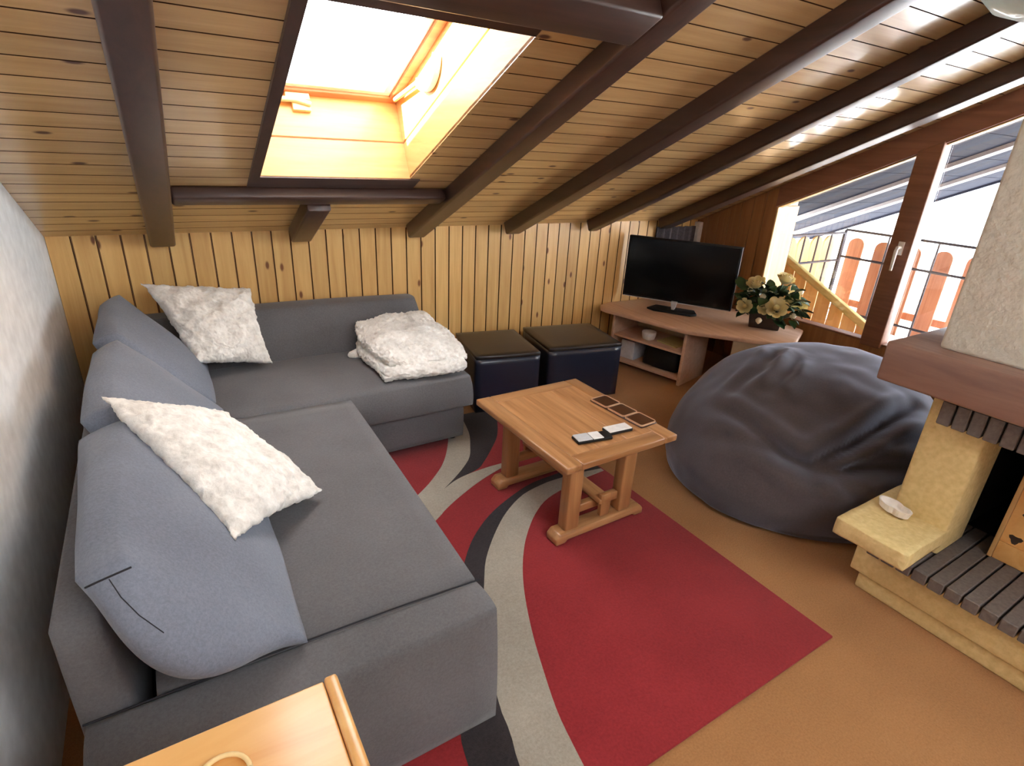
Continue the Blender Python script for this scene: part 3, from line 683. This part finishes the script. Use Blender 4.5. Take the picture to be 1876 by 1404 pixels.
def beanbag():
    bm = bmesh.new(); nu, nv = 150, 80; cx, cy, rx, ry = 2.83, 1.42, .80, .68; rows = []; pos = []
    for j in range(nv + 1):
        row = []
        s = j / nv
        for i in range(nu):
            th = 2 * math.pi * i / nu; c_, s_ = math.cos(th), math.sin(th)
            if s < .84:
                a = (s / .84) * math.pi / 2
                rho = math.sin(a) ** .9
                H = .625 + .07 * rx * rho * c_ + .05 * ry * rho * s_
                z = .13 + (H - .13) * max(0, 1 - rho ** 2.5) ** .6
            else:
                t = (s - .84) / .16; rho = math.cos(t * 1.2) ** .18 if t < .98 else .80
                rho = 1 - .05 * t * t if t < .9 else 1 - .05 - (t - .9) * 3
                z = .13 * (1 - min(1, t / .9)) + .003
            p = Vector((cx + rx * rho * c_, cy + ry * rho * s_, z))
            out = Vector((rho ** 2 * c_, rho ** 2 * s_, max(.02, (z - .1) * 1.7))).normalized()
            k = 0
            for pl, dep, wid in BAG_FOLDS:
                d, tp = seg_dist(p, pl)
                if d < .2:
                    dep = dep * tp * 1.35
                    k += -dep * 1.45 * math.exp(-(d / (wid * .85)) ** 2) + dep * .6 * math.exp(-((d - wid * 2.1) / (wid * 1.1)) ** 2)
            k += .028 * noise.noise(p * 2.7 + Vector((3, 1, 4))) + .008 * noise.noise(p * 9)
            if z > .02: p = p + out * k
            p.z = max(p.z, .003)
            row.append(bm.verts.new(p))
        rows.append(row)
    for j in range(nv):
        for i in range(nu): bm.faces.new([rows[j][i], rows[j][(i + 1) % nu], rows[j + 1][(i + 1) % nu], rows[j + 1][i]])
    bmesh.ops.remove_doubles(bm, verts=rows[0], dist=.05)
    bmesh.ops.holes_fill(bm, edges=[e for e in bm.edges if e.is_boundary])
    bmesh.ops.recalc_face_normals(bm, faces=bm.faces)
    me = bpy.data.meshes.new('beanbag'); bm.to_mesh(me); bm.free(); me.materials.append(M['bag'])
    for p in me.polygons: p.use_smooth = True
    o = link('beanbag', me); tag(o, 'huge crumpled dark grey beanbag between coffee table and fireplace', 'beanbag'); return o
bag = beanbag()

# ------------------------------------------------------------------ fireplace
fp = thing('fireplace', 'cream stucco fireplace with wooden mantel beam and rough grey chimney', 'fireplace', (2.9, .1, 0))
def infp(o): o.matrix_parent_inverse = Matrix.Translation((-2.9, -.1, 0)); return o
FY = -.75   # near end, out of view
infp(MB().box((2.155, FY, 0), (3.2, .735, .068)).build('plinth', 'cream_stucco', fp, bevel=.008))
infp(MB().box((2.135, FY, .078), (3.2, .765, .195)).build('base_block', 'cream_stucco', fp, bevel=.008))
infp(MB().box((2.165, FY + .01, .06), (3.2, .725, .09)).build('shadow_joint', 'soot', fp))
bp_, bw = .052, .045
nbk = 27
bk = MB().box((0, 0, 0), (.50, bw, .045)).mesh('hearth_brick', 'brick')
for i in range(nbk):
    o = link('hearth_brick', bk, fp, bevel=.003, seg=1); o.location = (2.10 - 2.9, .715 - i * bp_ - .1 - bw, .197)
infp(MB().box((2.16, FY + .02, .19), (2.60, .71, .215)).build('mortar_bed', 'soot', fp))
infp(soft('side_slab', 'cream_stucco', boxc(1.972, 2.46, .552, .80, .285, .352), fp, n=10, bulge=(0, 0, 0), rnd=.04, lump=.003, lscale=12))
infp(MB().box((2.25, .552, .245), (2.46, .735, .82)).build('pillar', 'cream_stucco', fp, bevel=.01))
infp(MB().box((2.20, .60, .243), (2.44, .72, .29)).build('slab_support', 'brick', fp, bevel=.004))
infp(MB().box((2.25, FY, .245), (2.46, -.42, .82)).build('pillar', 'cream_stucco', fp, bevel=.01))
# firebox shell
infp(MB().box((2.46, .60, .2), (3.25, .735, .86)).box((3.1, FY, .2), (3.25, .60, .86)).box((2.46, FY, .2), (3.1, -.55, .86)).box((2.46, -.55, .80), (3.1, .60, .86)).box((2.46, -.55, .2), (3.1, .60, .21)).build('firebox', 'soot', fp))
lb = MB().box((0, 0, 0), (.13, .039, .085)).mesh('lintel_brick', 'brick')
for i in range(24):
    o = link('lintel_brick', lb, fp, bevel=.003, seg=1); o.location = (2.19 - 2.9, .685 - i * .0455 - .1 - .039, .745)
infp(MB().box((2.21, -.42, .75), (2.46, .68, .825)).build('lintel_core', 'soot', fp))
infp(MB().box((2.125, FY, .848), (2.95, .885, .992)).build('mantel_beam', 'mantel_wood', fp, bevel=.01))
infp(MB().box((2.225, FY, .825), (3.2, .76, .85)).build('mantel_bed', 'cream_stucco', fp))
# chimney breast rises to the ceiling
cy0, cy1, cx0, cx1 = FY, .765, 2.222, 2.95
infp(MB().hexa([(cx0, cy0, .99), (cx1, cy0, .99), (cx1, cy1, .99), (cx0, cy1, .99), (cx0, cy0, ceil_z(cy0) - .1), (cx1, cy0, ceil_z(cy0) - .1), (cx1, cy1, ceil_z(cy1) - .1), (cx0, cy1, ceil_z(cy1) - .1)]).build('chimney_breast', 'grey_stucco', fp, bevel=.012))

# pine panel leaning in the firebox
pp = thing('fire_screen', 'framed pine screen with dark motif standing in the fireplace opening', 'fire screen', (2.455, .10, .2425))
PY, PH = .362, .50
MB().box((-.008, -PY, 0), (.012, PY, PH)).build('board', 'pine_table', pp)
MB().box((-.022, PY - .014, 0), (.016, PY, PH)).build('edge_strip', 'jamb_wood', pp, bevel=.002)
MB().box((-.022, -PY, 0), (.016, -PY + .014, PH)).build('edge_strip', 'jamb_wood', pp, bevel=.002)
MB().box((-.018, -PY + .014, 0), (-.008, PY - .014, .075)).build('bottom_rail', 'pine_table', pp, bevel=.003)
for k, (yy, zz, ry, rz_) in enumerate(((.31, .10, .018, .016), (.305, .20, .014, .010), (.27, .255, .03, .008), (.30, .33, .012, .016), (.22, .12, .02, .01))):
    pts = []
    for i in range(14):
        a = 2 * math.pi * i / 14; r = 1 + .3 * math.sin(3 * a + k); pts.append((yy + ry * r * math.cos(a), zz + rz_ * r * math.sin(a)))
    MB().prism(pts, -.0095, -.007, 'x').build('motif', 'pot', pp)

# ashtray / shell dish on slab
ad = thing('shell_dish', 'small white shell shaped dish on the cream fireplace slab', 'dish', (2.19, .708, .357), math.radians(-14))
def shell_ring():
    n = 30; vs = []; fs = []
    prof = [(.6, 0), (.88, .006), (1.0, .026), (.9, .026), (.78, .010), (.4, .006)]
    for s, z in prof:
        for k in range(n):
            a = 2 * math.pi * k / n; neck = 1 - .26 * math.exp(-((math.sin(a) + .25) ** 2) / .05)
            vs.append((.034 * s * math.cos(a) * neck, .064 * s * math.sin(a), z * 1.3))
    for i in range(len(prof) - 1):
        for k in range(n): fs.append((i * n + k, i * n + (k + 1) % n, (i + 1) * n + (k + 1) % n, (i + 1) * n + k))
    fs += [tuple(range(n))[::-1], tuple((len(prof) - 1) * n + k for k in range(n))]
    return MB().add(vs, fs)
shell_ring().build('bowl', 'ceramic', ad)
MB().lathe([(.006, .004), (.008, .007), (.004, .010)], (0, -.012, 0), 10).build('ash_spot', 'pot', ad, smooth=True)

# ------------------------------------------------------------------ TV stand
ts = thing('tv_stand', 'pale wood corner TV stand with open shelves', 'tv stand', (3.07, 2.55, 0))
def ints(o): o.matrix_parent_inverse = Matrix.Translation((-3.07, -2.55, 0)); return o
topp = [(3.03, 2.515), (3.46, 1.99), (3.50, 1.985), (3.872, 2.165), (3.885, 2.20), (3.885, 3.20), (3.80, 3.31), (3.02, 3.325), (2.91, 3.29), (2.862, 3.23), (2.862, 3.17)]
ints(MB().prism(topp, .408, .440).build('top_board', 'stand_wood', ts, bevel=.008))
aV, bV = Vector((-.237, .9715, 0)), Vector((.9715, .237, 0)); D0 = Vector((3.072, 2.552, 0))
def st(a, b, z): v = D0 + aV * a + bV * b; return (v.x, v.y, z)
def stbox(a0, a1, b0, b1, z0, z1, nm, mat, bev=.003):
    return ints(MB().hexa([st(a0, b0, z0), st(a1, b0, z0), st(a1, b1, z0), st(a0, b1, z0), st(a0, b0, z1), st(a1, b0, z1), st(a1, b1, z1), st(a0, b1, z1)]).build(nm, mat, ts, bevel=bev, seg=2))
stbox(-.024, 0, 0, .36, .0, .4075, 'divider_panel', 'stand_wood')
stbox(.59, .612, .0, .36, .0, .4075, 'side_panel', 'stand_wood')
stbox(.0005, .5895, .002, .355, .035, .055, 'bottom_board', 'stand_wood')
stbox(.0005, .5895, .006, .355, .232, .25, 'shelf_board', 'stand_wood')
stbox(.0005, .5895, .345, .36, .055, .4075, 'back_panel', 'stand_inside')
# wing support panel below the right half
pA, pB = Vector((3.245, 2.275, 0)), Vector((3.47, 2.015, 0)); dn = Vector((.756, .654, 0)) * .022
ints(MB().hexa([tuple(pA), tuple(pB), tuple(pB + dn), tuple(pA + dn), *[tuple(q + Vector((0, 0, .4075))) for q in (pA, pB, pB + dn, pA + dn)]]).build('wing_panel', 'stand_inside', ts, bevel=.003))
pC = Vector((3.42, 2.60, 0)); pD = Vector((3.80, 2.30, 0))
ints(MB().hexa([(3.60, 2.10, 0), (3.84, 2.22, 0), (3.83, 2.24, 0), (3.59, 2.12, 0), (3.60, 2.10, .4075), (3.84, 2.22, .4075), (3.83, 2.24, .4075), (3.59, 2.12, .4075)]).build('end_panel', 'stand_inside', ts, bevel=.003))
# things in the shelves
bw_ = D0 + aV * .33 + bV * .09
bl = MB().lathe([(.030, 0), (.045, .006), (.052, .03), (.055, .062), (.050, .062), (.046, .03), (.03, .010), (.001, .008)], (bw_.x, bw_.y, .2505), 24).build('candle_bowl', 'ceramic', smooth=True); tag(bl, 'small cream bowl on the upper shelf of the TV stand', 'bowl')
pq = [st(.08, .06, .2505), st(.26, .10, .2505), st(.24, .30, .2505), st(.05, .26, .2505)]
pa = MB().hexa(pq + [(x, y, z + .012) for x, y, z in pq]).build('magazine', 'deck_wood', bevel=.002); tag(pa, 'thin yellowish magazine lying on the upper shelf of the TV stand', 'magazine')
bb = [st(.03, .05, .056), st(.36, .05, .056), st(.36, .30, .056), st(.03, .30, .056), st(.05, .07, .222), st(.34, .07, .222), st(.34, .28, .222), st(.05, .28, .222)]
o = soft('black_bag', 'black_plastic', bb, n=12, bulge=(.01, .015, .004), rnd=.3, lump=.004); tag(o, 'soft black bag in the lower shelf of the TV stand', 'bag')
wb_ = [st(.42, .06, .056), st(.56, .06, .056), st(.56, .28, .056), st(.42, .28, .056), st(.43, .07, .20), st(.55, .07, .20), st(.55, .27, .20), st(.43, .27, .20)]
o = MB().hexa(wb_).build('carton', 'paper', bevel=.004); tag(o, 'pale grey carton beside the black bag in the TV stand', 'box')

# ------------------------------------------------------------------ TV
tA, tB = Vector((3.124, 3.285, 0)), Vector((3.555, 2.57, 0)); td = (tB - tA); TL = td.length; tcx = (tA + tB) / 2
tv = thing('television', 'flat black television on the corner TV stand', 'television', (tcx.x, tcx.y, .441), math.atan2(td.y, td.x))
# local: x along screen (towards the right of the picture), -y faces the room
MB().box((-TL / 2, .0, .062), (TL / 2, .035, .535)).build('housing', 'black_plastic', tv, bevel=.006)
MB().box((-TL / 2 + .014, -.003, .080), (TL / 2 - .014, .002, .522)).build('screen', 'screen', tv, bevel=.001, seg=1)
MB().box((-TL / 2 + .01, -.0025, .062), (TL / 2 - .01, .001, .067)).build('silver_strip', 'silver', tv)
MB().box((-.20, .03, .16), (.20, .06, .42)).build('back_cover', 'black_plastic', tv, bevel=.01)
MB().prism([(-.15, .06), (-.19, -.07), (-.13, -.11), (.15, -.10), (.19, -.05), (.15, .06)], 0, .014).build('foot_plate', 'black_plastic', tv, bevel=.004)
MB().prism([(-.022, .075), (.026, .075), (.012, .012), (-.010, .012)], -.03, .01, 'y').build('neck', 'silver', tv, bevel=.003)

# ------------------------------------------------------------------ flowers
fv = thing('flower_pot', 'dark square pot of yellow artificial roses on the TV stand', 'flowers', (3.64, 2.335, .441), math.radians(-54))
MB().hexa([(-.10, -.05, 0), (.10, -.05, 0), (.10, .06, 0), (-.10, .06, 0), (-.115, -.06, .13), (.115, -.06, .13), (.115, .07, .13), (-.115, .07, .13)]).build('pot', 'pot', fv, bevel=.005)
MB().box((-.10, -.05, .10), (.10, .06, .128)).build('soil', 'soot', fv)
rnd = random.Random(3)
def rose_mesh(r):
    m = MB()
    for ringi, (cnt, rr, op) in enumerate(((3, .30, .0), (4, .50, .15), (5, .68, .35), (6, .86, .6), (7, 1.0, .95))):
        for k in range(cnt):
            a0 = 2 * math.pi * (k + ringi * .37) / cnt; w = 2.0 * math.pi / cnt * .72
            vs = []; fs = []; nu, nv = 5, 4
            for j in range(nv + 1):
                t = j / nv
                for i in range(nu + 1):
                    s = i / nu - .5; a = a0 + s * w * 1.7 * math.sin(math.pi * (.25 + .5 * t))
                    rad = r * rr * (.25 + .75 * t ** .7) * (1 + .12 * op * t * t) * (1 - .10 * (2 * s) ** 2)
                    z = r * (1.15 - .30 * op) * t ** 1.2 + r * .1 * (1 - (2 * s) ** 2) * t - r * .18 * op * max(0, t - .75) * 3
                    vs.append((rad * math.cos(a), rad * math.sin(a), z))
            for j in range(nv):
                for i in range(nu): fs.append((j * (nu + 1) + i, j * (nu + 1) + i + 1, (j + 1) * (nu + 1) + i + 1, (j + 1) * (nu + 1) + i))
            m.add(vs, fs)
    m.lathe([(r * .1, 0), (r * .3, .2 * r), (r * .28, .8 * r), (r * .02, r)], (0, 0, 0), 8)
    return m.mesh('rose', 'rose', True)
rm = rose_mesh(.06)
# (x along pot to the right, y depth (- = towards room), z height, scale)
for x, y, z, s, tx, ty in ((-.15, -.07, .15, .85, 1.2, -.5), (.045, -.12, .175, 1.15, 1.15, .1), (-.10, .02, .28, 1.0, .5, -.3), (.13, .0, .215, .95, .9, .6), (.07, .06, .32, 1.0, .3, .2), (-.03, -.12, .16, .7, 1.2, 0), (.20, .03, .16, .75, .7, .9)):
    o = link('rose', rm, fv); o.location = (x, y, z); o.scale = (s, s, s); o.rotation_euler = (tx, 0, 0)
    o.rotation_euler = (tx, ty, 0)
    MB().tube([(x * .3, y * .3, .12), (x * .8, y * .8, z * .75 + .03), (x, y, z + .005)], .004, 6).build('stem', 'leaf', fv)
bud = MB().lathe([(.004, -.02), (.018, -.006), (.022, .008), (.012, .022), (.002, .026)], (0, 0, 0), 10).mesh('bud', 'bud', True)
for x, y, z in ((-.14, -.02, .255), (-.045, -.14, .075), (.0, .0, .27), (.17, -.06, .12), (.19, .06, .27), (-.05, -.09, .235)):
    o = link('bud', bud, fv); o.location = (x, y, z)
def leaf_mesh():
    vs = []; fs = []; n = 6
    for i in range(n + 1):
        t = i / n; w = .024 * math.sin(math.pi * min(1, t * .96 + .03)) ** .8; z = .012 * math.sin(math.pi * t)
        vs += [(t * .085, -w, z), (t * .085, 0, z - .006), (t * .085, w, z)]
    for i in range(n):
        k = 3 * i; fs += [(k, k + 3, k + 4, k + 1), (k + 1, k + 4, k + 5, k + 2)]
    return MB().add(vs, fs).mesh('leaf', 'leaf', True)
lm = leaf_mesh()
for i in range(120):
    o = link('leaf', lm, fv); a = rnd.uniform(0, 2 * math.pi); r = rnd.uniform(.02, .17) ; z = rnd.uniform(.09, .29)
    o.location = (r * math.cos(a) * 1.1, r * math.sin(a) * .75 - .01, z); s = rnd.uniform(.9, 1.5); o.scale = (s, s, s)
    o.rotation_euler = (rnd.uniform(-.6, .6), rnd.uniform(-.9, .5), a + rnd.uniform(-.7, .7))

# ------------------------------------------------------------------ corner curtain and white trunking
def curtain(x0, x1, y, z0, z1, label):
    vs = []; fs = []; n = 60
    for i in range(n + 1):
        t = i / n; yy = y + .018 * math.sin(t * math.pi * 11) + .006 * math.sin(t * 37)
        for z, dy in ((z0, 0), (z1, 0)): vs.append((x0 + (x1 - x0) * t, yy, z))
        for z, dy in ((z0, 0), (z1, 0)): vs.append((x0 + (x1 - x0) * t, yy + .006, z))
    for i in range(n):
        k = 4 * i
        fs += [(k, k + 4, k + 5, k + 1), (k + 2, k + 3, k + 7, k + 6), (k + 1, k + 5, k + 7, k + 3), (k, k + 2, k + 6, k + 4)]
    o = MB().add(vs, fs).build('curtain', 'curtain', smooth=True); tag(o, label, 'curtain'); return o
curtain(3.44, 3.885, 3.312, .45, 1.02, 'dark grey curtain hanging in the corner behind the television')
o = MB().box((3.895, 3.285, .02), (3.945, 3.335, 1.055)).build('corner_trunking', 'white_plastic', bevel=.004); tag(o, 'white upright trunking in the corner right of the grey curtain', 'trunking')

# ------------------------------------------------------------------ near pine side table
nt_ = thing('pine_side_table', 'light pine side table at the bottom edge, in front of the sofa', 'table', (-.13, .42, 0))
TX0, TX1, TY0, TY1, TZ2 = -.27, .262, -.34, .262, .75
MB().box((TX0, TY0, TZ2 - .024), (TX1 - .022, TY1, TZ2)).build('top_board', 'pine_table', nt_, bevel=.003)
MB().box((TX1 - .021, TY0, TZ2 - .028), (TX1, TY1 + .003, TZ2 + .004)).build('edge_strip', 'pine_table', nt_, bevel=.005)
for x in (TX0 + .02, TX1 - .07):
    for y in (TY0 + .02, TY1 - .07): MB().box((x, y, 0), (x + .045, y + .045, TZ2 - .025)).build('leg', 'pine_table', nt_, bevel=.004)
for y in (TY0 + .03, TY1 - .055): MB().box((TX0 + .066, y, TZ2 - .10), (TX1 - .071, y + .02, TZ2 - .025)).build('apron', 'pine_table', nt_)
for x in (TX0 + .03, TX1 - .055): MB().box((x, TY0 + .066, TZ2 - .10), (x + .02, TY1 - .071, TZ2 - .025)).build('apron', 'pine_table', nt_)
rg = MB().tube([(-.044 + .034 * math.cos(a), .592 + .034 * math.sin(a), .7545) for a in [2 * math.pi * k / 28 for k in range(29)]], .0035, 8).build('cane_ring', 'wicker', smooth=True); tag(rg, 'pale cane ring lying on the pine side table', 'ring')
_pp = [(-.252, .504), (-.155, .452), (-.083, .624), (-.163, .668)]
pm = MB().prism(_pp, .7505, .7525).build('paper_sheet', 'paper'); tag(pm, 'grey paper sheet on the pine side table, mostly out of frame', 'paper')

# ------------------------------------------------------------------ pendant lamp (top right)
LX, LY, LZ = 1.985, .672, 1.905
lp = thing('pendant_lamp', 'opal glass pendant bowl hanging from the ceiling at top right', 'lamp', (LX, LY, LZ))
MB().lathe([(.01, -.0), (.08, .006), (.15, .030), (.195, .075), (.205, .10), (.198, .10), (.14, .038), (.02, .012)], (0, 0, 0), 40).build('glass_bowl', 'lamp_glass', lp, smooth=True)
MB().tube([(0, 0, .012), (0, 0, ceil_z(LY) - LZ)], .006, 8).build('rod', 'brass', lp)
MB().lathe([(.04, 0), (.045, -.02), (.01, -.035)], (0, 0, ceil_z(LY) - LZ - .01), 16).build('ceiling_rose', 'brass', lp)

# ------------------------------------------------------------------ outside: soffit, balcony, fence, snow
sf = tag(empty('roof_overhang'), 'dark boarded roof overhang with white rafters outside the gable window', 'roof'); sf.matrix_world = RM
for i in range(16):
    u0 = -.9 + i * .33
    MB().box((XW + .005, u0, -.013), (XO, u0 + .322, .0)).build('soffit_board', 'soffit', sf)
for x in (5.36, 6.20): MB().box((x - .06, -.9, .001), (x + .06, URIDGE, .03)).build('eave_rafter', 'soffit_beam', sf)
MB().box((XO - .02, -.9, -.12), (XO + .02, URIDGE, .02)).build('barge_board', 'soffit', sf)

bal = MB().box((XW + .001, -2.5, -.22), (6.15, 3.35, -.05)).build('balcony_floor', 'deck_wood'); tag(bal, 'snowy wooden balcony floor outside the gable window', kind='structure')
sno = MB(); gx, gy = 24, 40; vs = []; fs = []
for i in range(gx + 1):
    for j in range(gy + 1):
        x = XW + .02 + (6.0 - XW - .04) * i / gx; y = -2.4 + 5.5 * j / gy
        vs.append((x, y, -.02 + .10 * noise.noise(Vector((x * 1.3, y * 1.3, 0))) + .05 * i / gx))
for i in range(gx):
    for j in range(gy): k = i * (gy + 1) + j; fs.append((k, k + 1, k + gy + 2, k + gy + 1))
o = sno.add(vs, fs).build('balcony_snow', 'snow', smooth=True); tag(o, 'white snow lying on the balcony floor', 'snow', kind='stuff')
gr = MB().add([(-60, -60, -3.2), (140, -60, -3.2), (140, 100, -3.2), (-60, 100, -3.2)], [(0, 1, 2, 3)]).build('snow_field', 'snow'); tag(gr, 'sunlit snow covered ground below the house', 'snow', kind='stuff')

def picket_mesh(w, h, t, mat):
    pts = [(-w / 2, 0), (w / 2, 0), (w / 2, h - w * .45)]
    for k in range(1, 8):
        a = math.pi * k / 8; pts.append((w / 2 * math.cos(a), h - w * .45 + w * .45 * math.sin(a)))
    pts.append((-w / 2, h - w * .45))
    return MB().prism(pts, -t / 2, t / 2, 'y').mesh('picket', mat)
f1 = thing('picket_fence', 'orange round topped picket fence along the front of the balcony', 'fence', (6.0, 1.0, 0), 0, 'balcony fences')
pk = picket_mesh(.155, .97, .022, 'picket')
for i in range(5):
    y = 3.06 - i * .262
    o = link('picket', pk, f1); o.location = (.03, y - 1.0, -.085); o.rotation_euler = (0, 0, math.pi / 2)
MB().box((.045, .9, .20), (.075, 2.2, .27)).build('backing_rail', 'picket', f1)
f2 = thing('picket_fence', 'yellow round topped picket fence closing the balcony side', 'fence', (5.1, 3.22, 0), 0, 'balcony fences')
pk2 = picket_mesh(.20, 1.0, .022, 'picket_y')
for i in range(8):
    o = link('picket', pk2, f2); o.location = (-.80 + i * .222, .03, -.11)
MB().box((-.95, .045, .20), (.93, .075, .27)).build('backing_rail', 'picket_y', f2)
def bar_rail(name, label, p0, p1, z_list, n, loops):
    t = thing(name, label, 'railing', tuple(p0), 0, 'dark metal balcony railings')
    d = Vector(p1) - Vector(p0)
    for z in z_list: MB().tube([(0, 0, z), (d.x, d.y, z)], .013, 6).build('rail', 'rail_metal', t)
    for i in range(n + 1):
        q = d * (i / n); MB().tube([(q.x, q.y, -.04), (q.x, q.y, z_list[-1])], .016 if i in (0, n) else .009, 6).build('bar', 'rail_metal', t)
    return t
bar_rail('metal_railing', 'dark metal railing in front of the orange pickets', (5.92, 3.14, 0), (5.92, -1.9, 0), (.16, .70, .96), 12, 0)
bar_rail('metal_railing', 'dark metal railing in front of the yellow side pickets', (4.35, 3.14, 0), (5.90, 3.14, 0), (.16, .66, .93), 7, 0)
# leaning weathered plank frame
lf = thing('leaning_plank', 'weathered yellowish plank slanting down outside the left window pane', 'plank', (4.62, 2.5, 0))
def plank3(a, b, w, t, nm, mat='deck_wood'):
    a = Vector(a); b = Vector(b); d = (b - a).normalized(); n = Vector((1, 0, 0)); u = d.cross(n).normalized() * w / 2; n = n * t / 2
    loc = Vector((4.62, 2.5, 0))
    return MB().hexa([tuple(p - loc) for p in (a - u - n, b - u - n, b - u + n, a - u + n, a + u - n, b + u - n, b + u + n, a + u + n)]).build(nm, mat, lf, bevel=.004)
plank3((4.62, 3.00, .845), (4.62, 1.95, .33), .04, .05, 'upper_plank')
plank3((4.68, 3.00, .79), (4.68, 1.95, .275), .03, .03, 'lower_plank')
plank3((4.65, 2.98, -.03), (4.65, 2.98, .86), .06, .04, 'post')
plank3((4.65, 1.98, -.03), (4.65, 1.98, .34), .06, .04, 'post')
for i in range(8):
    yy = 2.9 - i * .125; zz = .78 - (2.98 - yy) * .49
    plank3((4.70, yy, .02), (4.70, yy, zz), .118, .015, 'infill_board', 'picket_y')
